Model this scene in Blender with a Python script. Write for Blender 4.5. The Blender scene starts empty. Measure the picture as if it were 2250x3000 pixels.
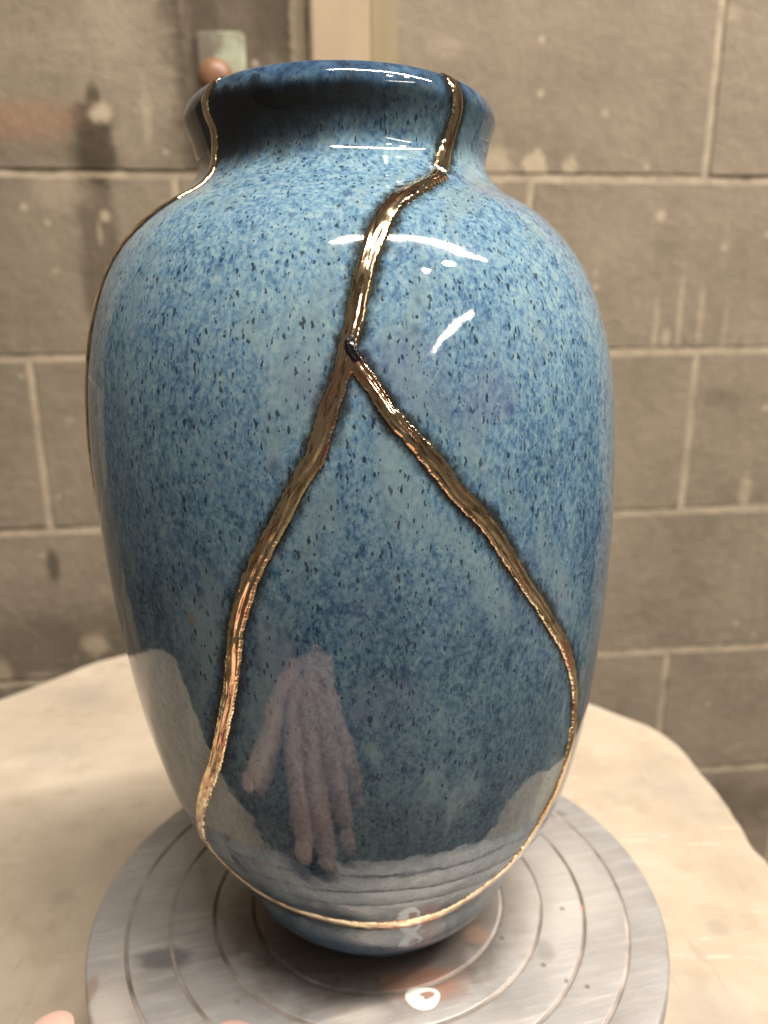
import bpy, bmesh, math, random
import numpy as np
from mathutils import Vector, Matrix, kdtree, noise as mnoise

random.seed(7)
rng = np.random.default_rng(11)
scene = bpy.context.scene
COL = scene.collection
R_ = math.radians

# ------------------------------------------------------------------ camera
CAM_H = 0.27302
cam_d = bpy.data.cameras.new('camera')
cam = bpy.data.objects.new('camera', cam_d)
COL.objects.link(cam)
pt, rl = R_(12.647), R_(-0.6235)
fwd = Vector((0, math.cos(pt), -math.sin(pt)))
up0 = Vector((0, math.sin(pt), math.cos(pt)))
rt0 = Vector((1, 0, 0))
rt = rt0*math.cos(rl) + up0*math.sin(rl)
upv = -rt0*math.sin(rl) + up0*math.cos(rl)
m = Matrix((rt, upv, -fwd)).transposed().to_4x4()
m.translation = (0, 0, CAM_H)
cam.matrix_world = m
cam_d.sensor_fit = 'VERTICAL'
cam_d.sensor_height = 24.0
cam_d.sensor_width = 18.0
cam_d.lens = 2200/3000*24.0
cam_d.clip_start = 0.01
cam_d.clip_end = 50
cam_d.dof.use_dof = True
cam_d.dof.focus_distance = 0.232
cam_d.dof.aperture_fstop = 6.4
scene.camera = cam
scene.render.resolution_x = 768
scene.render.resolution_y = 1024

# ------------------------------------------------------------------ world: dim room light
w = bpy.data.worlds.new('World')
scene.world = w
w.use_nodes = True
bg = w.node_tree.nodes['Background']
bg.inputs[0].default_value = (1.0, 0.86, 0.72, 1)
bg.inputs[1].default_value = 0.10

# ------------------------------------------------------------------ lamps of the workshop ceiling
def area(name, a, b, width, power, color, target):
    a, b = Vector(a), Vector(b)
    d = bpy.data.lights.new(name, 'AREA')
    d.shape = 'RECTANGLE'
    d.size = (b-a).length
    d.size_y = width
    d.energy = power
    d.color = color
    o = bpy.data.objects.new(name, d)
    COL.objects.link(o)
    c = (a+b)/2
    x = (b-a).normalized()
    z = (c-Vector(target)).normalized()
    y = z.cross(x).normalized()
    z = x.cross(y).normalized()
    mm = Matrix((x, y, z)).transposed().to_4x4()
    mm.translation = c
    o.matrix_world = mm
    return o
def bulb(name, p, rad, power, color):
    d = bpy.data.lights.new(name, 'POINT')
    d.energy = power
    d.shadow_soft_size = rad
    d.color = color
    o = bpy.data.objects.new(name, d)
    COL.objects.link(o)
    o.location = p
WARM = (1.0, 0.895, 0.78)
area('ceiling_tube', (-0.23, -0.86, 2.8), (2.48, 0.02, 2.8), 0.068, 250, WARM, (0.1, 0.3, 0.2))
bulb('ceiling_bulb', (1.62, -1.32, 2.8), 0.082, 52, WARM)
bulb('ceiling_bulb.001', (1.89, -0.76, 2.8), 0.082, 52, WARM)
area('far_ceiling_tube', (2.875, -1.51, 2.3), (3.125, -4.08, 2.3), 0.11, 40, WARM, (0.0, 0.3, 0.2))

vs = scene.view_settings
vs.view_transform = 'Standard'
vs.look = 'None'
vs.exposure = 0.0
vs.gamma = 1.0

# ------------------------------------------------------------------ helpers
def link(o, parent=None):
    COL.objects.link(o)
    if parent is not None:
        o.parent = parent
    return o
def tag(o, label=None, cat=None, group=None, kind=None):
    if label: o['label'] = label
    if cat: o['category'] = cat
    if group: o['group'] = group
    if kind: o['kind'] = kind
    return o
def empty(name, loc=(0, 0, 0)):
    o = bpy.data.objects.new(name, None)
    o.location = loc
    o.empty_display_size = 0.02
    return link(o)
def mesh_obj(name, verts, faces, mat, parent=None, smooth=True):
    me = bpy.data.meshes.new(name)
    me.from_pydata([tuple(v) for v in verts], [], faces)
    me.update()
    if smooth:
        me.polygons.foreach_set('use_smooth', [True]*len(me.polygons))
    if mat: me.materials.append(mat)
    o = bpy.data.objects.new(name, me)
    return link(o, parent)
def bm_obj(name, bm, mat, parent=None, smooth=True):
    me = bpy.data.meshes.new(name)
    bm.normal_update()
    bm.to_mesh(me); bm.free()
    if smooth:
        me.polygons.foreach_set('use_smooth', [True]*len(me.polygons))
    if mat: me.materials.append(mat)
    return link(bpy.data.objects.new(name, me), parent)
def lathe(prof, n, closed_ends=True, cx=0, cy=0, shear=0):
    """prof: (r,z) list -> verts, faces"""
    V, F = [], []
    for (r, z) in prof:
        for k in range(n):
            a = 2*math.pi*k/n
            V.append((cx+r*math.sin(a)+shear*z, cy-r*math.cos(a), z))
    for i in range(len(prof)-1):
        for k in range(n):
            a, b = i*n+k, i*n+(k+1) % n
            F.append((a, b, b+n, a+n))
    return V, F

class NT:
    """short-hand for building node materials"""
    def __init__(self, name):
        self.m = bpy.data.materials.new(name)
        self.m.use_nodes = True
        self.t = self.m.node_tree
        self.b = self.t.nodes['Principled BSDF']
    def n(self, kind, **kw):
        nd = self.t.nodes.new(kind)
        for k, v in kw.items():
            setattr(nd, k, v)
        return nd
    def put(self, sock, v):
        if hasattr(v, 'is_output') or isinstance(v, bpy.types.NodeSocket):
            self.t.links.new(v, sock)
        elif v is not None:
            if isinstance(v, tuple) and len(v) == 3 and sock.type == 'RGBA':
                v = v+(1,)
            sock.default_value = v
    def math(self, op, a, b=0.0, c=None, clamp=False):
        nd = self.n('ShaderNodeMath', operation=op, use_clamp=clamp)
        self.put(nd.inputs[0], a); self.put(nd.inputs[1], b)
        if c is not None: self.put(nd.inputs[2], c)
        return nd.outputs[0]
    def vmath(self, op, a, b=(0, 0, 0), scale=None):
        nd = self.n('ShaderNodeVectorMath', operation=op)
        self.put(nd.inputs[0], a)
        if op == 'SCALE': self.put(nd.inputs['Scale'], scale)
        else: self.put(nd.inputs[1], b)
        return nd.outputs['Value'] if op in ('LENGTH', 'DISTANCE', 'DOT_PRODUCT') else nd.outputs[0]
    def noise(self, vec, scale, detail=4, rough=0.55, dist=0.0, out=0):
        nd = self.n('ShaderNodeTexNoise')
        self.put(nd.inputs['Vector'], vec)
        nd.inputs['Scale'].default_value = scale
        nd.inputs['Detail'].default_value = detail
        nd.inputs['Roughness'].default_value = rough
        nd.inputs['Distortion'].default_value = dist
        return nd.outputs[out]
    def voro(self, vec, scale, feature='F1'):
        nd = self.n('ShaderNodeTexVoronoi', feature=feature)
        self.put(nd.inputs['Vector'], vec)
        nd.inputs['Scale'].default_value = scale
        return nd
    def ramp(self, fac, stops, interp='LINEAR'):
        nd = self.n('ShaderNodeValToRGB')
        cr = nd.color_ramp
        cr.interpolation = interp
        while len(cr.elements) > 1: cr.elements.remove(cr.elements[-1])
        for i, (p, c) in enumerate(stops):
            e = cr.elements[0] if i == 0 else cr.elements.new(p)
            e.position = p
            if not isinstance(c, tuple): c = (c, c, c)
            e.color = c if len(c) == 4 else c+(1,)
        self.put(nd.inputs[0], fac)
        return nd.outputs[0]
    def step(self, v, lo, hi, a=0.0, b=1.0):
        nd = self.n('ShaderNodeMapRange', interpolation_type='SMOOTHSTEP')
        self.put(nd.inputs[0], v)
        self.put(nd.inputs[1], lo); self.put(nd.inputs[2], hi)
        self.put(nd.inputs[3], a); self.put(nd.inputs[4], b)
        return nd.outputs[0]
    def mix(self, fac, a, b, mode='MIX'):
        nd = self.n('ShaderNodeMix', data_type='RGBA', blend_type=mode)
        self.put(nd.inputs[0], fac); self.put(nd.inputs[6], a); self.put(nd.inputs[7], b)
        return nd.outputs[2]
    def sep(self, v):
        nd = self.n('ShaderNodeSeparateXYZ'); self.put(nd.inputs[0], v)
        return nd.outputs
    def comb(self, x, y, z):
        nd = self.n('ShaderNodeCombineXYZ')
        self.put(nd.inputs[0], x); self.put(nd.inputs[1], y); self.put(nd.inputs[2], z)
        return nd.outputs[0]
    def obj(self, o=None):
        nd = self.n('ShaderNodeTexCoord')
        if o is not None: nd.object = o
        return nd.outputs['Object']
    def attr(self, name):
        nd = self.n('ShaderNodeAttribute', attribute_name=name)
        return nd.outputs['Fac']
    def bump(self, h, dist, strength=1.0, nrm=None):
        nd = self.n('ShaderNodeBump')
        nd.inputs['Strength'].default_value = strength
        nd.inputs['Distance'].default_value = dist
        self.put(nd.inputs['Height'], h)
        if nrm is not None: self.put(nd.inputs['Normal'], nrm)
        return nd.outputs[0]
    def set(self, **kw):
        for k, v in kw.items():
            self.put(self.b.inputs[k.replace('_', ' ')], v)
        return self.m
    def blob(self, co, c, h, soft, warp=None):
        """soft elliptical patch: 1 inside, 0 outside; co = vector socket, c/h = centre and half sizes in its x,z"""
        d = self.vmath('SUBTRACT', co, (c[0], 0, c[1]))
        d = self.vmath('MULTIPLY', d, (1/h[0], 0, 1/h[1]))
        l = self.vmath('LENGTH', d)
        if warp is not None: l = self.math('ADD', l, warp)
        return self.step(l, 1-soft, 1+soft, 1.0, 0.0)

# ------------------------------------------------------------------ wall of concrete blocks
YAW, WD, TILT = -0.0918798, 0.92088999, 0.05193045
nv = Vector((math.sin(YAW)*math.cos(TILT), math.cos(YAW)*math.cos(TILT), math.sin(TILT)))
tv = Vector((math.cos(YAW), -math.sin(YAW), 0))
uv_ = tv.cross(nv).normalized()
wall = empty('block_wall')
mw = Matrix((tv, nv, uv_)).transposed().to_4x4()
mw.translation = Vector((0, 0, CAM_H)) + nv*WD
wall.matrix_world = mw
tag(wall, 'grey-brown concrete block wall with pale mortar joints and sooty stains', 'wall')

def wall_material():
    t = NT('concrete_block')
    co = t.obj(wall)
    n1 = t.noise(co, 9, 5, .6)
    n2 = t.noise(co, 60, 5, .65)
    n3 = t.noise(co, 420, 3, .6)
    c = t.ramp(n1, [(.3, (.200, .170, .129)), (.5, (.250, .213, .163)), (.7, (.300, .256, .197))])
    c = t.mix(t.math('MULTIPLY', t.step(n2, .42, .72), .42), c, (.34, .285, .215))
    c = t.mix(t.math('MULTIPLY', t.step(n3, .48, .72), .50), c, (.13, .105, .078))
    # block-to-block differences
    oi = t.n('ShaderNodeObjectInfo')
    c = t.mix(t.math('MULTIPLY', oi.outputs['Random'], .12), c, (.20, .165, .12))
    warp = t.math('MULTIPLY', t.math('SUBTRACT', t.noise(co, 22, 5, .65), .5), 1.5)
    warp2 = t.math('MULTIPLY', t.math('SUBTRACT', t.noise(co, 70, 4, .6), .5), 1.4)
    vert = t.vmath('MULTIPLY', co, (1, 1, .12))
    streak = t.noise(vert, 45, 4, .6)
    # soot and damp
    dark = [((-.070, .27), (.072, .19), .20, .58), ((-.11, .30), (.022, .16), .35, .45), ((-.02, .25), (.035, .12), .4, .35), ((-.236, .07), (.022, .12), .35, .55),
            ((-.228, .168), (.021, .042), .3, .85), ((-.225, .213), (.008, .014), .4, .9), ((-.32, .22), (.09, .10), .7, .25),
            ((-.33, -.44), (.14, .06), .5, .45), ((-.36, .02), (.16, .16), .8, .22), ((.52, -.12), (.03, .012), .6, .25), ((.50, -.74), (.2, .05), .5, .35), ((-.329, -.317), (.007, .02), .4, .7)]
    for (cc, hh, so, st) in dark:
        b = t.blob(co, cc, hh, so, warp)
        c = t.mix(t.math('MULTIPLY', b, st), c, (.055, .043, .030))
    # plaster smears, chalky spots and runs
    light = [((.263, .150), (.014, .013), .2, .75), ((.305, .149), (.008, .012), .4, .6), ((.215, .152), (.022, .018), .5, .55),
             ((.425, -.030), (.004, .030), .4, .45), ((.455, -.015), (.0035, .045), .4, .45), ((.482, -.02), (.004, .035), .4, .4),
             ((.440, -.045), (.006, .012), .4, .5), ((.515, -.03), (.003, .03), .4, .3),
             ((.42, .098), (.006, .006), .5, .7), ((-.219, .199), (.011, .010), .5, .8), ((-.224, .095), (.006, .006), .5, .7), ((-.232, .075), (.003, .012), .5, .4),
             ((-.29, -.424), (.016, .015), .5, .6), ((-.41, -.46), (.012, .02), .5, .5), ((-.36, -.47), (.02, .01), .6, .4), ((-.03, .20), (.02, .05), .5, .3),
             ((-.003, .26), (.009, .12), .3, .75), ((-.1, .27), (.012, .006), .4, .6), ((-.20, .29), (.02, .05), .8, .2), ((.57, -.245), (.008, .022), .4, .45),
             ((.48, .31), (.012, .008), .6, .4), ((.585, .22), (.01, .02), .6, .35), ((.16, .27), (.02, .01), .7, .25), ((-.17, .20), (.005, .03), .5, .35), ((-.27, .12), (.03, .02), .6, .3),
             ((-.33, .25), (.12, .05), .8, .18)]
    for (cc, hh, so, st) in light:
        b = t.blob(co, cc, hh, so, warp2)
        c = t.mix(t.math('MULTIPLY', b, st), c, (.50, .42, .31))
    c = t.mix(t.math('MULTIPLY', t.step(streak, .58, .75), .2), c, (.40, .34, .25))
    # terracotta dust
    b = t.blob(co, (-.30, .19), (.05, .02), .6, warp)
    c = t.mix(t.math('MULTIPLY', b, .4), c, (.36, .20, .12))
    spots = t.voro(t.vmath('ADD', co, (3.1, 0, 1.7)), 38)
    sp = t.math('MULTIPLY', t.step(spots.outputs['Distance'], .10, .22, 1, 0), t.step(t.sep(spots.outputs['Color'])[0], .80, .86))
    c = t.mix(t.math('MULTIPLY', sp, .55), c, (.50, .43, .33))
    h = t.math('ADD', t.math('MULTIPLY', n3, .6), n2)
    return t.set(Base_Color=c, Roughness=.9, Specular_IOR_Level=.2, Normal=t.bump(h, .0022, .9))
M_block = wall_material()

def mortar_material():
    t = NT('mortar')
    co = t.obj(wall)
    n1 = t.noise(co, 30, 5, .6); n2 = t.noise(co, 300, 4, .6)
    c = t.ramp(n1, [(.3, (.27, .228, .172)), (.6, (.43, .368, .28))])
    c = t.mix(t.math('MULTIPLY', t.step(n2, .5, .8), .4), c, (.24, .19, .135))
    b = t.blob(co, (-.236, .10), (.022, .15), .35)
    c = t.mix(t.math('MULTIPLY', b, .3), c, (.08, .06, .04))
    return t.set(Base_Color=c, Roughness=.95, Specular_IOR_Level=.15, Normal=t.bump(n2, .001, .8))
M_mortar = mortar_material()

def block_mesh(wd, ht, seed):
    """a block with worn, slightly uneven arrises; origin at the middle of its face"""
    rnd = random.Random(seed)
    bm = bmesh.new()
    nx, nz = 8, 4
    b = .0022
    xs = [-wd/2] + [-wd/2+b+(wd-2*b)*i/nx for i in range(nx+1)] + [wd/2]
    zs = [-ht/2] + [-ht/2+b+(ht-2*b)*i/nz for i in range(nz+1)] + [ht/2]
    g = {}
    for i, x in enumerate(xs):
        for j, z in enumerate(zs):
            edge = i in (0, len(xs)-1) or j in (0, len(zs)-1)
            near = i in (1, len(xs)-2) or j in (1, len(zs)-2)
            jx = rnd.uniform(-.0006, .0006) if edge else 0
            g[i, j] = bm.verts.new((x+jx, .0024 if edge else (rnd.uniform(0, .0004) if near else 0), z+(rnd.uniform(-.0006, .0006) if edge else 0)))
    for i in range(len(xs)-1):
        for j in range(len(zs)-1):
            bm.faces.new((g[i, j], g[i+1, j], g[i+1, j+1], g[i, j+1]))
    # returns into the joint
    bk = {}
    per = [(i, 0) for i in range(len(xs))] + [(len(xs)-1, j) for j in range(1, len(zs))] + [(i, len(zs)-1) for i in range(len(xs)-2, -1, -1)] + [(0, j) for j in range(len(zs)-2, 0, -1)]
    for q in per:
        v = g[q].co
        bk[q] = bm.verts.new((v.x, .06, v.z))
    for a, bq in zip(per, per[1:]+per[:1]):
        bm.faces.new((g[a], bk[a], bk[bq], g[bq]))
    me = bpy.data.meshes.new('block')
    bm.normal_update(); bm.to_mesh(me); bm.free()
    me.materials.append(M_block)
    return me
J = .0064
rows = [.5447, .3415, .1383, -.0602, -.2690, -.4726, -.6692, -.872, -1.075]
offs = [.2675, .4705, .2600, .4830, .272, .4856, .28, .4856]
base_mesh = {}
nb = 0
for k in range(len(rows)-1):
    z1, z0 = rows[k], rows[k+1]
    for i in range(-3, 2):
        xa = offs[k] + .4048*i; xb = xa + .4048
        if xb < -.85 or xa > 1.1: continue
        key = (round(z1-z0, 4), nb % 2)
        if key not in base_mesh:
            base_mesh[key] = block_mesh(.4048-J, z1-z0-J, nb)
        o = bpy.data.objects.new('block', base_mesh[key])
        link(o, wall)
        o.location = ((xa+xb)/2+random.uniform(-.0006, .0006), random.uniform(-.0008, .0008), (z0+z1)/2+random.uniform(-.0005, .0005))
        o.rotation_euler = (0, random.uniform(-.0015, .0015), 0)
        nb += 1
bm = bmesh.new()
gx, gz = 150, 130
gv = [[bm.verts.new((-.95+2.0*i/gx, .0017+.0013*mnoise.noise((i*.9, j*.9, 0)), -1.075+1.62*j/gz)) for j in range(gz+1)] for i in range(gx+1)]
for i in range(gx):
    for j in range(gz):
        bm.faces.new((gv[i][j], gv[i+1][j], gv[i+1][j+1], gv[i][j+1]))
bm_obj('mortar', bm, M_mortar, wall)

# ------------------------------------------------------------------ cream painted board fixed to the wall
def box(bm, x0, x1, y0, y1, z0, z1, bev=0.0015, seg=2):
    ret = bmesh.ops.create_cube(bm, size=1)
    vs_ = ret['verts']
    for v in vs_:
        v.co = Vector((x0+(x1-x0)*(v.co.x+.5), y0+(y1-y0)*(v.co.y+.5), z0+(z1-z0)*(v.co.z+.5)))
    es = list({e for v in vs_ for e in v.link_edges})
    if bev: bmesh.ops.bevel(bm, geom=es, offset=bev, segments=seg, affect='EDGES')
def paint_material(name, ca, cb, scale=30):
    t = NT(name)
    co = t.obj()
    n1 = t.noise(t.vmath('MULTIPLY', co, (1, 1, .25)), scale, 5, .6)
    n2 = t.noise(co, 260, 3, .6)
    c = t.ramp(n1, [(.3, ca), (.7, cb)])
    return t.set(Base_Color=c, Roughness=.5, Specular_IOR_Level=.35, Normal=t.bump(n2, .0006, .6))
post = empty('wall_post')
post.matrix_world = mw
tag(post, 'cream painted upright board standing against the block wall behind the vase', 'post')
bm = bmesh.new(); box(bm, .0085, .0720, -.030, .004, -1.07, .545, .003, 3)
bm_obj('front_board', bm, paint_material('cream_paint', (.36, .285, .19), (.41, .33, .225)), post, False)
bm = bmesh.new(); box(bm, .0722, .1020, -.016, .004, -1.07, .545, .002, 3)
tag(bm_obj('side_strip', bm, paint_material('yellowed_paint', (.25, .205, .125), (.33, .275, .17), 18), post, False), 'yellowed narrower strip beside the board')

# pale green plate with a round wooden knob
kp = empty('knob_plate')
kp.matrix_world = mw @ Matrix.Translation((-.086, 0, .25))
tag(kp, 'round brown knob on a pale green square plate mounted on the wall', 'knob')
def plate_mat():
    t = NT('worn_green_paint')
    co = t.obj()
    n1 = t.noise(co, 60, 5, .65)
    c = t.ramp(n1, [(.35, (.20, .19, .13)), (.5, (.31, .33, .24)), (.7, (.38, .40, .30))])
    px = t.math('ADD', t.sep(co)[0], t.math('MULTIPLY', t.math('SUBTRACT', t.noise(co, 45, 5, .7), .5), .07))
    c = t.mix(t.step(px, -.014, .002, .88, 0), c, (.115, .092, .068))
    return t.set(Base_Color=c, Roughness=.6, Normal=t.bump(n1, .0008, .6))
bm = bmesh.new(); box(bm, -.0265, .0255, -.006, .003, -.046, .0285, .003, 3)
bm_obj('plate', bm, plate_mat(), kp, False)
prof = [(0, 0), (.008, 0), (.008, .010), (.010, .013), (.0155, .017), (.0195, .023), (.0205, .029), (.019, .036), (.014, .0415), (.007, .044), (.0001, .0445)]
V, F = lathe(prof, 40)
def knob_mat():
    t = NT('knob_wood')
    co = t.obj()
    n1 = t.noise(t.vmath('MULTIPLY', co, (1, 1, 3)), 60, 4, .6)
    c = t.ramp(n1, [(.3, (.16, .078, .042)), (.7, (.25, .13, .07))])
    return t.set(Base_Color=c, Roughness=.45)
ko = mesh_obj('knob', V, F, knob_mat(), kp)
ko.rotation_euler = (R_(90), 0, 0)
ko.location = (-.0045, -.006, -.024); ko.scale = (.92, .92, .9)

# ------------------------------------------------------------------ floor
def floor_mat():
    t = NT('concrete_floor')
    co = t.obj()
    n1 = t.noise(co, 4, 6, .6)
    c = t.ramp(n1, [(.3, (.075, .064, .05)), (.7, (.13, .112, .088))])
    return t.set(Base_Color=c, Roughness=.7)
bm = bmesh.new()
q = [bm.verts.new(p) for p in ((-3, -3, -.81), (3, -3, -.81), (3, 1.05, -.81), (-3, 1.05, -.81))]
bm.faces.new(q)
tag(bm_obj('floor', bm, floor_mat(), None, False), kind='structure')

# ------------------------------------------------------------------ table
TZ = -.060
def table_mat():
    t = NT('plastered_table_top')
    co = t.obj()
    n1 = t.noise(co, 7, 5, .6); n2 = t.noise(co, 34, 6, .65); n3 = t.noise(co, 300, 4, .6)
    brush = t.noise(t.vmath('MULTIPLY', co, (.3, 1, 1)), 30, 4, .6, .4)
    c = t.ramp(n1, [(.3, (.355, .300, .235)), (.52, (.44, .378, .300)), (.7, (.50, .443, .362))])
    c = t.mix(t.math('MULTIPLY', t.step(brush, .5, .8), .18), c, (.60, .53, .42))
    c = t.mix(t.math('MULTIPLY', t.step(n2, .50, .74), .55), c, (.33, .265, .185))
    c = t.mix(t.math('MULTIPLY', t.step(n3, .55, .8), .25), c, (.30, .22, .14))
    sp = t.voro(co, 26)
    s = t.math('MULTIPLY', t.step(sp.outputs['Distance'], .08, .25, 1, 0), t.step(t.sep(sp.outputs['Color'])[1], .72, .8))
    c = t.mix(t.math('MULTIPLY', s, .35), c, (.24, .21, .175))
    ws = t.voro(t.vmath('ADD', co, (5, 2, 0)), 17)
    s = t.math('MULTIPLY', t.step(ws.outputs['Distance'], .10, .3, 1, 0), t.step(t.sep(ws.outputs['Color'])[1], .70, .8))
    c = t.mix(t.math('MULTIPLY', s, .35), c, (.54, .49, .41))
    scr = t.noise(t.vmath('MULTIPLY', co, (.10, 1, 1)), 190, 3, .6, .8)
    c = t.mix(t.math('MULTIPLY', t.step(scr, .62, .70), .45), c, (.58, .53, .45))
    scr2 = t.noise(t.vmath('MULTIPLY', t.vmath('ADD', co, (3, 0, 0)), (1, .14, 1)), 120, 3, .6, .8)
    c = t.mix(t.math('MULTIPLY', t.step(scr2, .64, .72), .35), c, (.27, .225, .17))
    gst = t.noise(t.vmath('ADD', co, (9, 4, 0)), 10, 4, .6)
    c = t.mix(t.math('MULTIPLY', t.step(gst, .52, .70), .55), c, (.30, .275, .235))
    z = t.sep(co)[2]
    side = t.step(z, -.006, -.002, 1, 0)
    c = t.mix(side, c, (.40, .25, .12))
    return t.set(Base_Color=c, Roughness=.75, Specular_IOR_Level=.25, Normal=t.bump(t.math('ADD', n2, t.math('MULTIPLY', n3, .4)), .0009, .8))
outline = [(-.47, .262), (-.30, .232), (-.15, .214), (0, .210), (.10, .222), (.18, .246), (.226, .268), (.246, .300), (.2490, .34), (.2490, .40), (.2490, .430), (.2472, .443), (.2485, .459), (.2500, .473), (.2505, .502), (.249, .534), (.2485, .558), (.2445, .583), (.234, .608),
           (.211, .633), (.191, .654), (.15, .690), (.09, .735), (.0, .785), (-.1, .818), (-.2, .822), (-.262, .803), (-.291, .778), (-.317, .757), (-.337, .728), (-.357, .697), (-.376, .674), (-.42, .61), (-.47, .52), (-.50, .40), (-.505, .33), (-.495, .28)]
def smooth_closed(pts, n=6):
    out = []
    L = len(pts)
    for i in range(L):
        p0, p1, p2, p3 = [Vector(pts[(i+k) % L]+(0,)) for k in (-1, 0, 1, 2)]
        for j in range(n):
            s = j/n
            out.append(.5*((2*p1)+(-p0+p2)*s+(2*p0-5*p1+4*p2-p3)*s*s+(-p0+3*p1-3*p2+p3)*s**3))
    return out
po = smooth_closed(outline, 8)
ctr = Vector((-.12, .45, 0))
table = empty('work_table', (ctr.x, ctr.y, -.81))
tag(table, 'low worktable with a cream plastered top and worn rounded edges', 'table')
V, F = [], []
ring = []
def tl(x, y, z): return (x-ctr.x, y-ctr.y, z-TZ)
layers = [(0.0, -.032), (.0, -.0035), (-.0012, -.0012), (-.0035, 0.0)]
N = len(po)
for (ins, z) in layers:
    for i, p in enumerate(po):
        d = (p-ctr).normalized()
        nz = .0009*mnoise.noise((p.x*70, p.y*70, z*30)) + .0006*mnoise.noise((p.x*18, p.y*18, 3))
        q = p + d*(ins+nz)
        V.append(tl(q.x, q.y, TZ+z))
for l in range(len(layers)-1):
    for i in range(N):
        F.append((l*N+i, l*N+(i+1) % N, (l+1)*N+(i+1) % N, (l+1)*N+i))
F.append(tuple(range(3*N, 4*N)))
F.append(tuple(reversed(range(N))))
top = mesh_obj('table_top', V, F, table_mat(), table, False)
top.location = (0, 0, TZ+.81)
wood = paint_material('leg_wood', (.22, .14, .08), (.32, .21, .12))
for (lx, ly) in ((-.25, -.15), (.27, -.10), (.23, .08), (-.2, .24)):
    bm = bmesh.new(); box(bm, lx-.03, lx+.03, ly-.03, ly+.03, 0, .715, .003)
    bm_obj('leg', bm, wood, table, False)

# ------------------------------------------------------------------ banding wheel
DX, DY, DR = -.00528, .33238, .140
wheel = empty('banding_wheel', (DX, DY, TZ))
tag(wheel, 'round grey metal banding wheel with ring grooves under the blue vase', 'turntable')
def disc_mat():
    t = NT('worn_aluminium')
    co = t.obj()
    r = t.vmath('LENGTH', t.vmath('MULTIPLY', co, (1, 1, 0)))
    n1 = t.noise(co, 16, 5, .6); n2 = t.noise(co, 90, 5, .65)
    # scratches run in one direction across the plate
    rot = t.n('ShaderNodeVectorRotate', rotation_type='Z_AXIS'); t.put(rot.inputs['Vector'], co); rot.inputs['Angle'].default_value = R_(-14)
    sc = t.noise(t.vmath('MULTIPLY', rot.outputs[0], (.10, 1, 1)), 260, 4, .65, .2)
    sc2 = t.noise(t.vmath('MULTIPLY', rot.outputs[0], (.25, 1, 1)), 90, 5, .6, .4)
    c = t.ramp(n1, [(.3, (.29, .287, .29)), (.5, (.39, .387, .39)), (.7, (.49, .487, .485))])
    c = t.mix(t.math('MULTIPLY', t.step(sc, .45, .75), .45), c, (.62, .605, .585))
    c = t.mix(t.math('MULTIPLY', t.step(sc2, .48, .75), .45), c, (.33, .30, .28))
    # dirt round the foot of the pot, widened to paint in its shade
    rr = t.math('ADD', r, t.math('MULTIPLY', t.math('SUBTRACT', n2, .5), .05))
    grime_shade = t.step(rr, .052, .088, 1, 0)
    c = t.mix(t.math('MULTIPLY', grime_shade, .75), c, (.15, .115, .09))
    xz = t.comb(t.sep(co)[0], 0, t.sep(co)[1])
    warp = t.math('MULTIPLY', t.math('SUBTRACT', n2, .5), 1.2)
    for (cc, hh, so, st, col) in [((-.0965, -.042), (.0125, .0062), .4, .70, (.11, .105, .12)), ((.020, -.058), (.017, .009), .5, .55, (.50, .25, .17)),
                                  ((-.052, .0), (.02, .03), .5, .5, (.16, .12, .09)), ((.077, -.040), (.004, .006), .4, .6, (.22, .21, .20)),
                                  ((-.115, -.075), (.012, .02), .6, .5, (.72, .66, .60)), ((-.125, -.06), (.003, .008), .4, .6, (.33, .22, .17)),
                                  ((.047, -.03), (.006, .005), .5, .5, (.55, .33, .22)), ((.09, .0), (.03, .05), .8, .35, (.74, .71, .67)), ((0.03, -.095), (.05, .02), .7, .35, (.76, .73, .69)),
                                  ((.105, .062), (.007, .003), .3, .7, (.25, .23, .21)), ((-.01, -.072), (.012, .006), .5, .4, (.68, .62, .56))]:
        c = t.mix(t.math('MULTIPLY', t.blob(xz, cc, hh, so, warp), st), c, col)
    dots = t.voro(co, 120)
    dd = t.math('MULTIPLY', t.step(dots.outputs['Distance'], .10, .2, 1, 0), t.step(t.sep(dots.outputs['Color'])[0], .86, .9))
    c = t.mix(t.math('MULTIPLY', dd, .6), c, (.13, .10, .08))
    ro = t.math('ADD', .40, t.math('MULTIPLY', n2, .25))
    return t.set(Base_Color=c, Metallic=.5, Roughness=ro, Specular_IOR_Level=.5, Normal=t.bump(t.math('ADD', sc, sc2), .0005, .5))
def groove_mat():
    t = NT('clay_in_grooves')
    co = t.obj()
    n1 = t.noise(co, 22, 3, .6); n2 = t.noise(co, 200, 3, .6)
    c = t.ramp(n1, [(.32, (.09, .075, .065)), (.45, (.20, .175, .155)), (.58, (.33, .30, .275)), (.74, (.46, .43, .40))])
    c = t.mix(t.math('MULTIPLY', t.step(t.noise(co, 30, 2, .5, 0), .66, .70), .8), c, (.50, .22, .13))
    return t.set(Base_Color=c, Roughness=.7, Normal=t.bump(n2, .0004, .5))
M_disc, M_groove = disc_mat(), groove_mat()
grooves = [.04, .0624, .0815, .1022, .12215]
prof = [(.0002, 0)]
gidx = []
for g in grooves:
    prof += [(g-.0014, 0), (g-.0009, -.0001)]
    gidx.append(len(prof))
    prof += [(g-.00065, -.0007), (g, -.0010), (g+.00065, -.0007)]
    prof += [(g+.0009, -.0001), (g+.0014, 0)]
prof += [(DR-.0016, 0), (DR-.0006, -.0004), (DR, -.0014), (DR, -.0095), (DR-.001, -.0108), (DR-.012, -.0115), (.045, -.0125), (.0002, -.0125)]
V, F = lathe(prof, 200)
disc = mesh_obj('disc', V, [tuple(reversed(f)) for f in F], M_disc, wheel)
disc.data.materials.append(M_groove)
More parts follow.
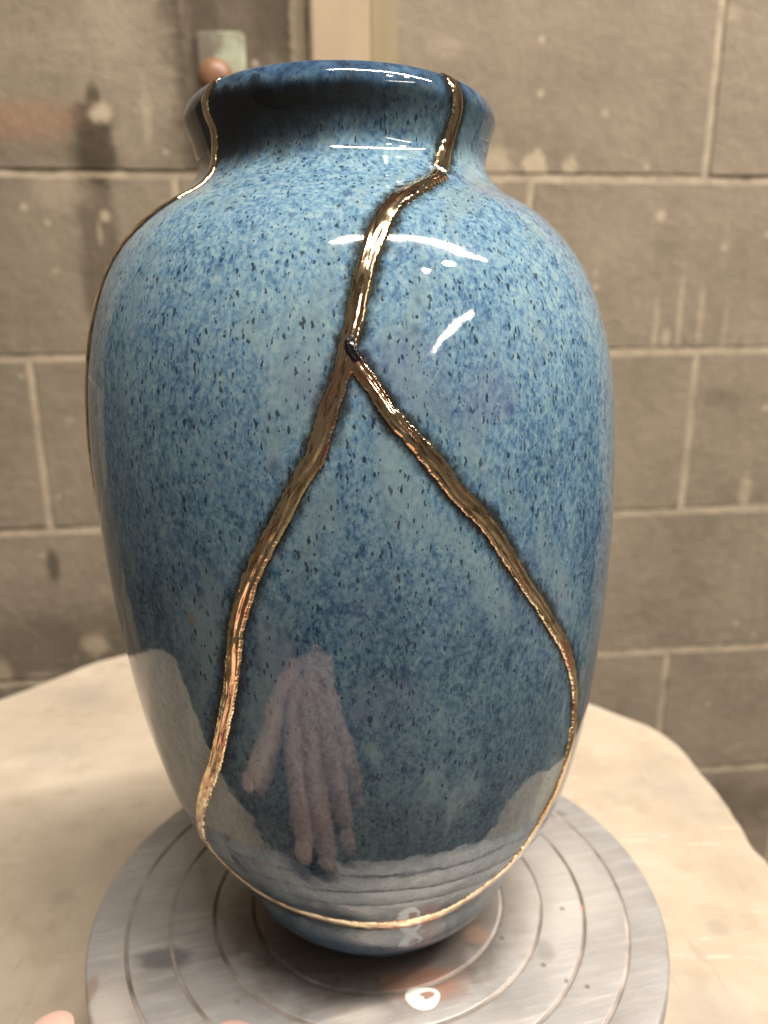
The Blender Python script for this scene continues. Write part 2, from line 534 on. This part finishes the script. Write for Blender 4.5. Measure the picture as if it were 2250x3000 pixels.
mi = [0]*len(F)
for gi in gidx:
    for i in range(gi-1, gi+3):
        for k in range(200): mi[i*200+k] = 1
disc.data.polygons.foreach_set('material_index', mi)
disc.location = (0, 0, -TZ)
iron = NT('cast_iron'); iron.set(Base_Color=(.06, .06, .06), Roughness=.5, Metallic=.6)
prof = [(.0002, 0), (.068, 0), (.070, .002), (.070, .008), (.066, .011), (.030, .018), (.022, .026), (.020, .046), (.0002, .046)]
V, F = lathe(prof, 64)
mesh_obj('pedestal', V, F, iron.m, wheel)
# dried white drip ring on the plate
t = NT('white_slip'); t.set(Base_Color=(.70, .685, .66), Roughness=.45, Normal=t.bump(t.noise(t.obj(), 300, 3), .0005, .5)); M_slip = t.m
bm = bmesh.new()
NN, MM = 40, 10
gr = []
for i in range(NN):
    a = 2*math.pi*i/NN
    wd = .0009 + .0026*(0.5-0.5*math.cos(a-.75))
    row = []
    for j in range(MM+1):
        b = math.pi*j/MM
        rad = .0044 + .0005*math.sin(3*a) - math.cos(b)*wd
        row.append(bm.verts.new((rad*1.15*math.cos(a)-.0007, rad*.85*math.sin(a), .0007*math.sin(b)-.00015)))
    gr.append(row)
for i in range(NN):
    for j in range(MM):
        bm.faces.new((gr[i][j], gr[(i+1) % NN][j], gr[(i+1) % NN][j+1], gr[i][j+1]))
bmesh.ops.recalc_face_normals(bm, faces=bm.faces)
dr = bm_obj('slip_drip', bm, M_slip, wheel)
dr.location = (.0212, -.0640, -TZ+.0001)

# ------------------------------------------------------------------ vase
VX, VY, SH = -.00509, .32866, -.02941
HZ, RHO = .35565, .0085
ZF = np.array([0, .02, .06, .12, .2, .3, .4, .5, .6, .68, .75, .80, .84, .87, .90, .925, .95, .975, 1.0])
RF = np.array([.0402, .0468, .06020, .07117, .08735, .09796, .10392, .10738, .10896, .10866, .10619, .10192, .09612, .08937, .07862, .06505, .05797, .05859, .06153])
def pchip(xk, yk, x):
    h = np.diff(xk); d = np.diff(yk)/h
    m = np.zeros(len(xk)); m[0] = d[0]; m[-1] = d[-1]
    for i in range(1, len(xk)-1):
        m[i] = (d[i-1]*h[i]+d[i]*h[i-1])/(h[i]+h[i-1])
    i = np.clip(np.searchsorted(xk, x)-1, 0, len(xk)-2)
    t = (x-xk[i])/h[i]
    return (2*t**3-3*t**2+1)*yk[i]+(t**3-2*t**2+t)*h[i]*m[i]+(-2*t**3+3*t**2)*yk[i+1]+(t**3-t**2)*h[i]*m[i+1]
zz = np.linspace(0, 1, 1200)
pr, pz = pchip(ZF, RF, zz), zz*HZ
a = np.linspace(0, math.pi, 90)[1:]
pr = np.r_[pr, RF[-1]-RHO+RHO*np.cos(a)]
pz = np.r_[pz, HZ+RHO*np.sin(a)]
zi = np.linspace(HZ-.004, .02, 260)
ri = np.minimum(pchip(ZF, RF, zi/HZ)-.0075, 1)
ri[0:1] = RF[-1]-2*RHO
pr = np.r_[pr, ri, 0.0005]; pz = np.r_[pz, zi, .012]
ps = np.r_[0, np.cumsum(np.hypot(np.diff(pr), np.diff(pz)))]
NOUT = 1200
S_TOP = ps[NOUT+44]
def S_of_z(z): return float(np.interp(z, pz[:NOUT+44], ps[:NOUT+44]))
def surf_np(th, s):
    r = np.interp(s, ps, pr); z = np.interp(s, ps, pz)
    return np.stack([r*np.sin(th)+SH*z, -r*np.cos(th), z], -1)

vase = empty('vase', (VX, VY, 0.0004))
tag(vase, 'tall blue speckled glazed vase with gold repaired cracks on the banding wheel', 'vase')

# repaired cracks: (angle round the vase, height, width)
neck = [(.755, .3655, .0040), (.752, .3630, .0045), (.7489, .35837, .0053), (.7694, .35473, .00543), (.7878, .35069, .00549), (.7733, .34617, .00552), (.7511, .34147, .00577), (.6732, .33519, .0060), (.585, .3300, .0066)]
main = [(.5655, .32876, .00671), (.4093, .32325, .00664), (.2934, .31863, .00664), (.2236, .31483, .00651), (.1703, .30935, .0068), (.1322, .30311, .00691), (.1018, .29644, .00663), (.0784, .28968, .00649), (.062, .28361, .00637), (.0462, .27731, .00625), (.0304, .2721, .00615), (.0147, .2661, .00576), (-.0034, .26087, .00577), (-.0242, .2556, .00618), (-.0437, .24949, .00661), (-.0527, .246, .00683), (-.0791, .23957, .00667), (-.1184, .23312, .00631), (-.1509, .22694, .00615), (-.1937, .21875, .00612), (-.233, .21219, .00629), (-.2692, .20499, .00636), (-.3034, .19746, .00644), (-.3288, .19142, .00629), (-.3546, .18413, .00615), (-.3711, .17676, .0061), (-.3918, .16711, .00597), (-.4115, .15997, .00581), (-.4486, .14912, .00558), (-.487, .13919, .00545), (-.533, .12851, .00560), (-.5935, .1183, .0058), (-.6673, .10668, .00564), (-.7359, .09611, .0050), (-.800, .08557, .0044), (-.850, .0765, .0036)]
bottom = [(-.845, .0785, .0026), (-.866, .0715, .0027), (-.855, .0640, .0028), (-.795, .0565, .0029), (-.6646, .0526, .0031), (-.5, .0512, .0031), (-.3473, .0500, .0033), (-.1769, .0482, .0035), (-.0251, .04695, .0036), (.1289, .0469, .0036), (.2872, .0473, .0034), (.4263, .0492, .0033), (.5431, .0545, .0033), (.6564, .0612, .0031), (.7348, .0677, .0030), (.79, .0750, .0030), (.845, .0834, .0030), (.902, .0925, .0030), (.945, .1005, .0031), (.963, .1090, .0032), (.955, .1180, .0033), (.944, .1265, .0033)]
right = [(.034, .2705, .0046), (.0609, .26527, .0052), (.0965, .25975, .0052), (.136, .25257, .0053), (.1872, .24621, .00587), (.2293, .24087, .0063), (.2775, .23432, .0065), (.328, .2269, .00627), (.3885, .22028, .00616), (.4408, .21336, .00605), (.4914, .20513, .00572), (.5474, .19629, .00539), (.6187, .18674, .00531), (.685, .17723, .00497), (.7651, .16681, .00489), (.826, .15693, .00477), (.872, .14794, .00436), (.9071, .13903, .00392), (.9269, .13065, .0036), (.946, .1225, .0033)]
left = [(-.775, .3655, .0036), (-.782, .3630, .0040), (-.80, .3585, .0042), (-.834, .3551, .0041), (-.852, .3515, .0041), (-.84, .3475, .0039), (-.858, .3433, .0040), (-.885, .3390, .0041), (-.845, .3335, .0043), (-.835, .3290, .0046), (-.850, .3255, .0050), (-.870, .3230, .0052), (-.905, .3205, .0054), (-.955, .3165, .0055), (-1.02, .3115, .0056), (-1.070, .3057, .0056), (-1.105, .2994, .0056), (-1.115, .2918, .0056), (-1.118, .2845, .0055), (-1.125, .2767, .0054), (-1.135, .2676, .0054), (-1.150, .2589, .0054), (-1.19, .245, .0053), (-1.25, .225, .005), (-1.33, .20, .005), (-1.40, .17, .005)]
def resample(path, step=.00028):
    P = [(th, S_of_z(z) if z < .3641 else S_of_z(.3641)+(z-.3641)*3, wd) for th, z, wd in path]
    P = [np.array(p) for p in P]
    out = []
    for i in range(len(P)-1):
        p0, p1, p2, p3 = P[max(i-1, 0)], P[i], P[i+1], P[min(i+2, len(P)-1)]
        rr = np.interp(p1[1], ps, pr)
        L = math.hypot((p2[0]-p1[0])*rr, p2[1]-p1[1])
        n = max(2, int(L/step))
        for j in range(n):
            s = j/n
            out.append(.5*((2*p1)+(-p0+p2)*s+(2*p0-5*p1+4*p2-p3)*s*s+(-p0+3*p1-3*p2+p3)*s**3))
    out.append(P[-1])
    return np.array(out)

def gold_mat():
    t = NT('gold_lustre')
    co = t.obj()
    n1 = t.noise(co, 32, 3, .5); n2 = t.noise(co, 260, 4, .6); n3 = t.noise(co, 700, 3, .6)
    e = t.attr('edge')
    c = t.ramp(n1, [(.34, (.93, .75, .48)), (.56, (.94, .73, .46)), (.68, (.93, .60, .40))])
    c = t.mix(t.math('MULTIPLY', t.step(n2, .56, .74), .35), c, (.50, .30, .15))
    uv = t.comb(t.math('MULTIPLY', t.attr('across'), 1.0), t.math('MULTIPLY', t.attr('along'), 55), 0)
    st = t.noise(uv, 2.6, 5, .62, .5)  # dark and bright streaks painted in place of varied room reflections
    c = t.mix(t.step(st, .49, .60, 0, .72), c, (.20, .115, .06))
    st2 = t.noise(t.vmath('ADD', uv, (7, 3, 1)), 1.7, 4, .6, .4)
    c = t.mix(t.step(st2, .50, .62, 0, .9), c, (1.0, .84, .58))
    c = t.mix(t.step(t.noise(t.vmath('ADD', uv, (2, 9, 4)), 1.3, 3, .6), .54, .66, 0, .75), c, (.72, .33, .23))
    ed = t.step(t.math('ADD', e, t.math('MULTIPLY', t.math('SUBTRACT', n2, .5), .35)), .86, 1.0)
    c = t.mix(t.math('MULTIPLY', ed, .8), c, (.09, .05, .025))
    ro = t.math('ADD', .07, t.math('MULTIPLY', n2, .10))
    return t.set(Base_Color=c, Metallic=1.0, Roughness=ro, Normal=t.bump(t.math('ADD', n2, t.math('MULTIPLY', n3, .5)), .00008, .5))
M_gold = gold_mat()
seam_pts = []
S_FORK = S_of_z(.268)
def n1d(x, seed): return mnoise.noise((x, seed*7.31, seed*1.7))
def seam(name, path, h0, seed, ridges=3, label=None, low=0):
    C = resample(path)
    n = len(C)
    NC = 22
    rr = np.interp(C[:, 1], ps, pr)
    dth = np.gradient(C[:, 0])*rr; ds = np.gradient(C[:, 1])
    # smooth the direction
    kern = np.ones(15)/15
    dth = np.convolve(np.pad(dth, 7, 'edge'), kern, 'valid'); ds = np.convolve(np.pad(ds, 7, 'edge'), kern, 'valid')
    L = np.hypot(dth, ds)+1e-12
    nx, ns = ds/L, -dth/L
    arc = np.r_[0, np.cumsum(L[:-1])]
    V = np.zeros((n, NC+1, 3)); E = np.zeros((n, NC+1)); AC = np.zeros((n, NC+1)); AL = np.zeros((n, NC+1))
    us = np.linspace(-1, 1, NC+1)
    for i in range(n):
        s = arc[i]
        wl = 1+.16*n1d(s*260, seed)+.10*n1d(s*900, seed+1)
        wr = 1+.16*n1d(s*260, seed+2)+.10*n1d(s*900, seed+3)
        tap = min(1, min(i, n-1-i)/9+.25)
        half = C[i, 2]/2*tap
        off = np.where(us < 0, us*wl, us*wr)*half
        # folds running along the seam
        c1 = .30*n1d(s*45, seed+4)-.34; c2 = .25*n1d(s*55, seed+5)+.36
        d1 = np.exp(-((us-c1)/.24)**2)*max(.25, .65+.55*n1d(s*120, seed+6)); d2 = np.exp(-((us-c2)/.17)**2)*max(.15, .55+.6*n1d(s*150, seed+7)); d3 = .07*np.sin(us*9+3.5*n1d(s*60, seed+12))
        cr = (1-np.abs(us)**3.2)
        bead_l = np.exp(-((us+.82)/.13)**2)*max(0, n1d(s*1300, seed+8))*.28
        bead_r = np.exp(-((us-.82)/.13)**2)*max(0, n1d(s*1300, seed+9))*.28
        h = h0*tap*(min(1, .25+i/low) if low else 1)*(cr*(1+.14*n1d(s*160, seed+10)) - (.26*d1 + .20*d2 if ridges > 2 else 0)*(2.1 if ridges == 4 and C[i, 1] < S_FORK else 1)  + bead_l + bead_r + .07*np.array([mnoise.noise((s*260, u*1.6, seed*3.3)) for u in us])) - .00012
        h = np.where(np.abs(us) > .999, -.0003, h)
        th = C[i, 0]+nx[i]*off/rr[i]; sv = C[i, 1]+ns[i]*off
        P = surf_np(th, sv)
        e = 2e-4
        Pt = surf_np(th+e/rr[i], sv)-P; Ps = surf_np(th, sv+e)-P
        N_ = np.cross(Pt, Ps); N_ /= np.linalg.norm(N_, axis=1)[:, None]
        V[i] = P+N_*h[:, None]
        E[i] = np.abs(us); AC[i] = us+seed*3.1; AL[i] = s+seed*.37
        if i % 4 == 0:
            seam_pts.append((tuple(surf_np(np.array([C[i, 0]]), np.array([C[i, 1]]))[0]), half))
    F = [(i*(NC+1)+j, i*(NC+1)+j+1, (i+1)*(NC+1)+j+1, (i+1)*(NC+1)+j) for i in range(n-1) for j in range(NC)]
    # orient outward
    o = mesh_obj(name, V.reshape(-1, 3), F, M_gold, vase)
    f0 = o.data.polygons[len(F)//2]
    c0 = f0.center
    if f0.normal.dot(Vector((c0.x, c0.y, 0))) < 0: o.data.flip_normals()
    at = o.data.attributes.new('edge', 'FLOAT', 'POINT')
    at.data.foreach_set('value', E.reshape(-1))
    for nm, arr in (('across', AC), ('along', AL)):
        at = o.data.attributes.new(nm, 'FLOAT', 'POINT')
        at.data.foreach_set('value', arr.reshape(-1))
    if label: o['label'] = label
    return o
seam('gold_seam', neck, .0008, 1, low=70, label='gold crack line running down the neck from the lip')
seam('gold_seam', main, .0015, 5, 4, label='wide gold crack line curving down the left of the front')
seam('gold_seam', right, .0014, 11, 4, label='gold crack line branching off down to the right')
bottom = [(a_, b_, c_*2.6) for a_, b_, c_ in bottom]
seam('gold_seam', bottom, .0007, 17, 2, label='thin gold crack line sweeping round the bottom')
seam('gold_seam', left, .0010, 23, low=70, label='gold crack line down the left edge from the lip')

# body
NT_ = 640
idx = np.unique(np.r_[np.arange(0, NOUT, 3), np.arange(NOUT, NOUT+90, 4), np.arange(NOUT+90, len(pr), 10), len(pr)-1])
prr, pzz = pr[idx], pz[idx]
TH = np.linspace(-math.pi, math.pi, NT_, endpoint=False)
nr = len(prr)
# hand-thrown unevenness (a fraction of a millimetre)
Vb = np.zeros((nr, NT_, 3))
Vb[..., 0] = prr[:, None]*np.sin(TH)[None]+SH*pzz[:, None]
Vb[..., 1] = -prr[:, None]*np.cos(TH)[None]
Vb[..., 2] = pzz[:, None]
ii, kk = np.meshgrid(np.arange(nr-1), np.arange(NT_), indexing='ij')
a_ = ii*NT_+kk; b_ = ii*NT_+(kk+1) % NT_
Fb = np.stack([a_, b_, b_+NT_, a_+NT_], -1).reshape(-1, 4)
me = bpy.data.meshes.new('body')
me.vertices.add(nr*NT_+1); me.vertices.foreach_set('co', np.r_[Vb.reshape(-1), [0, 0, .001]])
faces = Fb
nf = len(faces)
cap = np.stack([np.full(NT_, nr*NT_), (np.arange(NT_)+1) % NT_, np.arange(NT_)], -1)
me.loops.add(nf*4+NT_*3)
me.loops.foreach_set('vertex_index', np.r_[faces.reshape(-1), cap.reshape(-1)])
me.polygons.add(nf+NT_)
me.polygons.foreach_set('loop_start', np.r_[np.arange(nf)*4, nf*4+np.arange(NT_)*3])
me.polygons.foreach_set('use_smooth', [True]*nf+[False]*NT_)
me.update(calc_edges=True); me.validate()
kd = kdtree.KDTree(len(seam_pts))
for i, (p, h) in enumerate(seam_pts): kd.insert(p, i)
kd.balance()
dist = np.full(nr*NT_+1, .05)
fl = Vb.reshape(-1, 3)
outer = int(np.searchsorted(idx, NOUT+60))
front = np.tile((np.abs(TH) < 1.75), nr)
for q in np.nonzero(front)[0]:
    if q >= outer*NT_: break
    co, i, d = kd.find(fl[q])
    if d < .045: dist[q] = d-seam_pts[i][1]
at = me.attributes.new('seam_dist', 'FLOAT', 'POINT'); at.data.foreach_set('value', dist)

def glaze_mat():
    t = NT('blue_speckled_glaze')
    co = t.obj()
    z = t.sep(co)[2]
    wv = t.noise(co, 120, 3, .6, 0, 1)
    cw = t.vmath('ADD', co, t.vmath('SCALE', t.vmath('SUBTRACT', wv, (.5, .5, .5)), scale=.0035))
    run = t.vmath('MULTIPLY', cw, (1, 1, .68))
    big = t.noise(t.vmath('MULTIPLY', co, (1, 1, .6)), 11, 3, .55)
    mid = t.noise(run, 34, 4, .6)
    fine = t.math('ADD', t.math('MULTIPLY', t.noise(run, 680, 3, .62), .60), t.math('MULTIPLY', t.noise(run, 290, 4, .62), .40))
    flow = t.noise(t.vmath('MULTIPLY', cw, (1, 1, .22)), 60, 4, .6, .6)
    f = t.math('ADD', t.math('ADD', t.math('MULTIPLY', fine, 1.65), -.35), t.math('MULTIPLY', t.math('SUBTRACT', big, .5), .16))
    f = t.math('ADD', f, t.math('MULTIPLY', t.math('SUBTRACT', mid, .5), .27))
    # paler up on the shoulder
    f = t.math('ADD', f, t.math('MULTIPLY', t.step(z, .18, .30), .05))
    c = t.ramp(f, [(.22, (.032, .078, .162)), (.35, (.066, .146, .252)), (.46, (.114, .220, .328)), (.58, (.168, .288, .378)), (.76, (.256, .370, .410))])
    # darker and greener down the belly
    thin = t.step(t.math('ADD', z, t.math('MULTIPLY', t.math('SUBTRACT', mid, .5), .09)), .09, .31, 1, 0)
    c = t.mix(t.math('MULTIPLY', thin, .88), c, t.ramp(f, [(.25, (.008, .024, .046)), (.45, (.027, .061, .092)), (.7, (.062, .104, .128))]))
    # milky streaks
    sd = t.attr('seam_dist')
    band = t.math('MULTIPLY', t.step(sd, .002, .007), t.step(sd, .008, .022, 1, 0))
    milk = t.math('MULTIPLY', t.step(t.math('ADD', flow, t.math('MULTIPLY', band, .14)), .54, .74), .6)
    c = t.mix(milk, c, (.185, .265, .290))
    lil = t.math('MULTIPLY', t.step(t.noise(t.vmath('ADD', co, (3, 1, 7)), 24, 3, .5), .58, .72), .35)
    c = t.mix(lil, c, (.125, .145, .235))
    # deep blue pools
    v1 = t.voro(t.vmath('MULTIPLY', cw, (1, 1, .6)), 185)
    p1 = t.math('MULTIPLY', t.step(v1.outputs['Distance'], .08, .38, 1, 0), t.step(t.sep(v1.outputs['Color'])[0], .60, .85))
    c = t.mix(t.math('MULTIPLY', p1, .5), c, (.018, .045, .115))
    # dark specks, drawn out downwards by the melt
    cw2 = t.vmath('ADD', co, t.vmath('SCALE', t.vmath('SUBTRACT', t.noise(co, 420, 2, .5, 0, 1), (.5, .5, .5)), scale=.0022))
    for (sc, zs, thr, rad, off) in ((400, .36, .56, .23, (0, 0, 0)), (700, .46, .56, .27, (2.3, 1.1, .4)), (560, .24, .66, .23, (5.3, 2.1, .7)), (270, .42, .86, .17, (7.1, 3.3, 1.9))):
        v2 = t.voro(t.vmath('MULTIPLY', t.vmath('ADD', cw2, off), (1, 1, zs)), sc)
        cs = t.sep(v2.outputs['Color'])
        r_ = t.math('MULTIPLY', t.math('ADD', .45, t.math('MULTIPLY', cs[1], .75)), rad)
        s = t.math('MULTIPLY', t.step(t.math('SUBTRACT', v2.outputs['Distance'], r_), -.07, .06, 1, 0), t.step(cs[0], thr, thr+.02))
        c = t.mix(t.math('MULTIPLY', s, t.math('ADD', .72, t.math('MULTIPLY', cs[2], .26))), c, t.mix(cs[2], (.008, .013, .026), (.016, .034, .070)))
    v3 = t.voro(t.vmath('MULTIPLY', t.vmath('ADD', cw2, (4, 4, 4)), (1, 1, .5)), 85)
    s = t.math('MULTIPLY', t.step(v3.outputs['Distance'], .05, .16, 1, 0), t.step(t.sep(v3.outputs['Color'])[0], .90, .92))
    c = t.mix(t.math('MULTIPLY', s, .7), c, (.22, .14, .06))
    # the glaze breaks dark under the lip; darker still on the neck's left
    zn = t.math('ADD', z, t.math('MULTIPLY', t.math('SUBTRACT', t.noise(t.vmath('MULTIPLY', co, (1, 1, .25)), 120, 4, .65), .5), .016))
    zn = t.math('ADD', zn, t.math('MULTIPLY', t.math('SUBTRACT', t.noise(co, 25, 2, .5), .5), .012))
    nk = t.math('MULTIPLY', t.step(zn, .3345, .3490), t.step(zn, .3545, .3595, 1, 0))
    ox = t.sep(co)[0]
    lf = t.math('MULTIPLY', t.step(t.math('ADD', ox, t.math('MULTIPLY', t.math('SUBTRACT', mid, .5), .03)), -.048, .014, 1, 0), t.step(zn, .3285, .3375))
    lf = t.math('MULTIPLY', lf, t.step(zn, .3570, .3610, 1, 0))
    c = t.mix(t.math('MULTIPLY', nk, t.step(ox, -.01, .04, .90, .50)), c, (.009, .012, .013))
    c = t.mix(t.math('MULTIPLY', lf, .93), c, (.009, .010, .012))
    lip = t.math('MULTIPLY', t.step(zn, .3530, .3580), t.math('SUBTRACT', 1, t.math('MULTIPLY', lf, .9)))
    lipc = t.ramp(t.noise(run, 190, 5, .7), [(.38, (.006, .015, .038)), (.52, (.018, .048, .112)), (.66, (.052, .108, .185))])
    c = t.mix(t.math('MULTIPLY', lip, .85), c, lipc)
    # plainer grey-blue by the foot, bare dark clay at the very bottom
    ft = t.step(zn, .050, .020)
    low = t.step(z, .045, .030)
    c = t.mix(t.math('MULTIPLY', low, .45), c, (.055, .10, .155))
    c = t.mix(t.step(z, .0055, .0035), c, (.03, .022, .018))
    # scorched halo along the gold
    hn = t.math('ADD', sd, t.math('MULTIPLY', t.math('SUBTRACT', t.noise(run, 260, 4, .75), .5), .0075))
    hn = t.math('ADD', hn, t.math('MULTIPLY', t.math('SUBTRACT', t.noise(co, 30, 2, .5), .5), .0028))
    halo = t.step(hn, -.0003, .0036, 1, 0)
    top_h = t.math('MULTIPLY', halo, t.step(z, .05, .07, .35, 1))
    c = t.mix(t.math('MULTIPLY', top_h, .93), c, (.014, .015, .012))
    h1 = t.noise(co, 55, 2, .5); h2 = t.noise(co, 420, 2, .5)
    hh = t.math('ADD', t.math('MULTIPLY', h1, 1.0), t.math('MULTIPLY', h2, .05))
    nrm = t.bump(hh, .0006, .45)
    t.b.inputs['IOR'].default_value = 1.74
    return t.set(Base_Color=c, Roughness=.055, Normal=nrm)
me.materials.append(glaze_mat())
body = bpy.data.objects.new('body', me)
link(body, vase)

# bare dark bead where the two cracks meet
t = NT('dark_bead_glaze')
t.set(Base_Color=(.010, .008, .011), Roughness=.15, Normal=t.bump(t.noise(t.obj(), 900, 3), .0004, .5))
bm = bmesh.new()
bmesh.ops.create_icosphere(bm, subdivisions=5, radius=1)
for v in bm.verts:
    p = v.co.copy()
    k = 1+.22*mnoise.noise(p*1.9+Vector((3, 1, 0)))
    # bent drop: narrow at the top, spreading to the lower right
    wx = .0021+.0005*(-p.z)
    v.co = Vector((p.x*wx*k+.0011*(p.z*p.z-p.z*.9), p.y*.0010*k, p.z*.0040*k))
P = surf_np(np.array([.036]), np.array([S_of_z(.2714)]))[0]
o = bm_obj('dark_bead', bm, t.m, vase)
o.location = Vector(P)+Vector((0, -.0009, .0002))
o.rotation_euler = (R_(-16), 0, .036)

# ------------------------------------------------------------------ the photographer's hand at the bottom edge
def skin_mat():
    t = NT('skin')
    co = t.obj()
    n1 = t.noise(co, 70, 4, .6); n2 = t.noise(co, 900, 3, .6)
    c = t.ramp(n1, [(.3, (.44, .285, .235)), (.7, (.53, .355, .295))])
    t.b.inputs['Subsurface Weight'].default_value = .12
    t.b.inputs['Subsurface Radius'].default_value = (.01, .004, .002)
    return t.set(Base_Color=c, Roughness=.45, Specular_IOR_Level=.4, Normal=t.bump(n2, .0003, .5))
def hand():
    pts, rad, eds = [], [], []
    def add(p, r, prev=None):
        pts.append(p); rad.append(r)
        if prev is not None: eds.append((prev, len(pts)-1))
        return len(pts)-1
    wr = add((-.080, .012, .048), .028)
    e1 = add((-.080, -.095, .050), .034, wr)
    e2 = add((-.074, -.200, .056), .041, e1)
    add((-.062, -.300, .064), .046, e2)
    pm = add((-.080, .064, .052), .036, wr)
    # knuckle, middle joint, end joint, tip
    fingers = [((-.098, .112, .056), (-.080, .160, .056), (-.0640, .190, .046), (-.0555, .2145, .0300), .0104),
               ((-.081, .118, .056), (-.060, .166, .053), (-.048, .194, .038), (-.0415, .208, .018), .0106),
               ((-.064, .112, .053), (-.041, .152, .050), (-.031, .176, .035), (-.027, .187, .016), .0102),
               ((-.050, .100, .050), (-.027, .130, .044), (-.020, .146, .032), (-.018, .154, .018), .0090)]
    mids = []
    for (a, b, c, d, r) in fingers:
        k = add(a, r*1.75, pm)
        m1 = add(tuple((Vector(a)+Vector(b))*.5), r*1.42, k)
        j1 = add(b, r*1.38, m1)
        j2 = add(c, r*1.24, j1)
        t_ = add(d, r*1.04, j2)
        mids.append((c, d, r))
    th0 = add((-.112, .066, .050), .024, pm)
    th1 = add((-.124, .116, .050), .0175, th0)
    th2 = add((-.1150, .166, .044), .0150, th1)
    add((-.1155, .2105, .0370), .0130, th2)
    mids.append(((-.1150, .166, .044), (-.1155, .2105, .0370), .0112))
    me = bpy.data.meshes.new('person')
    me.from_pydata(pts, eds, [])
    o = bpy.data.objects.new('person', me)
    link(o)
    sk = o.modifiers.new('skin', 'SKIN')
    for i, v in enumerate(me.skin_vertices[0].data):
        v.radius = (rad[i], rad[i]*(.62 if i in (0, 4) else 1.0))
        v.use_root = (i == 0)
    sk.branch_smoothing = .6
    sb = o.modifiers.new('sub', 'SUBSURF'); sb.levels = 3; sb.render_levels = 3
    dg = bpy.context.evaluated_depsgraph_get()
    ev = bpy.data.meshes.new_from_object(o.evaluated_get(dg))
    o.modifiers.clear()
    o.data = ev
    ev.polygons.foreach_set('use_smooth', [True]*len(ev.polygons))
    ev.materials.clear(); ev.materials.append(M_skin)
    tag(o, 'fingertips of a bare hand reaching in at the bottom left edge', 'person')
    # dark sleeve round the forearm, open at the wrist
    path = [((-.080, .034, .048), .044), ((-.080, -.01, .049), .045), ((-.080, -.095, .050), .044), ((-.074, -.200, .056), .051), ((-.062, -.300, .064), .056)]
    bm = bmesh.new(); rings = []
    for (ly, off) in ((0, 0), (1, -.003)):
        for i, (p, r) in enumerate(path if ly == 0 else [path[0], path[1]]):
            rings.append([bm.verts.new((p[0]+(r+off)*(1+.05*math.sin(a*3+i*2))*math.cos(a), p[1], p[2]+(r+off)*.8*(1+.05*math.sin(a*3+i*2))*math.sin(a))) for a in [2*math.pi*k/36 for k in range(36)]])
    order = [rings[6], rings[5], rings[0], rings[1], rings[2], rings[3], rings[4]]
    for A, B in zip(order[:-1], order[1:]):
        for k in range(36): bm.faces.new((A[k], A[(k+1) % 36], B[(k+1) % 36], B[k]))
    bmesh.ops.recalc_face_normals(bm, faces=bm.faces)
    t = NT('dark_cloth'); nz = t.noise(t.obj(), 600, 3)
    bm_obj('sleeve', bm, t.set(Base_Color=(.03, .032, .04), Roughness=.9, Normal=t.bump(nz, .0006, .6)), o)
    for (c, d, r) in mids:
        c, d = Vector(c), Vector(d)
        ax = (d-c).normalized()
        bm = bmesh.new()
        bmesh.ops.create_uvsphere(bm, u_segments=20, v_segments=12, radius=1)
        for v in bm.verts: v.co = Vector((v.co.x*r*.70, v.co.y*r*.90, v.co.z*r*.22))
        nl = bm_obj('nail', bm, M_nail, o)
        up = (Vector((0, 0, 1))-ax*ax.z).normalized()
        mm = Matrix((ax.cross(up), ax, up)).transposed().to_4x4()
        mm.translation = d - ax*r*.15 + up*r*.80
        nl.matrix_world = mm
M_skin = skin_mat()
t = NT('nail'); M_nail = t.set(Base_Color=(.50, .34, .285), Roughness=.4)
hand()
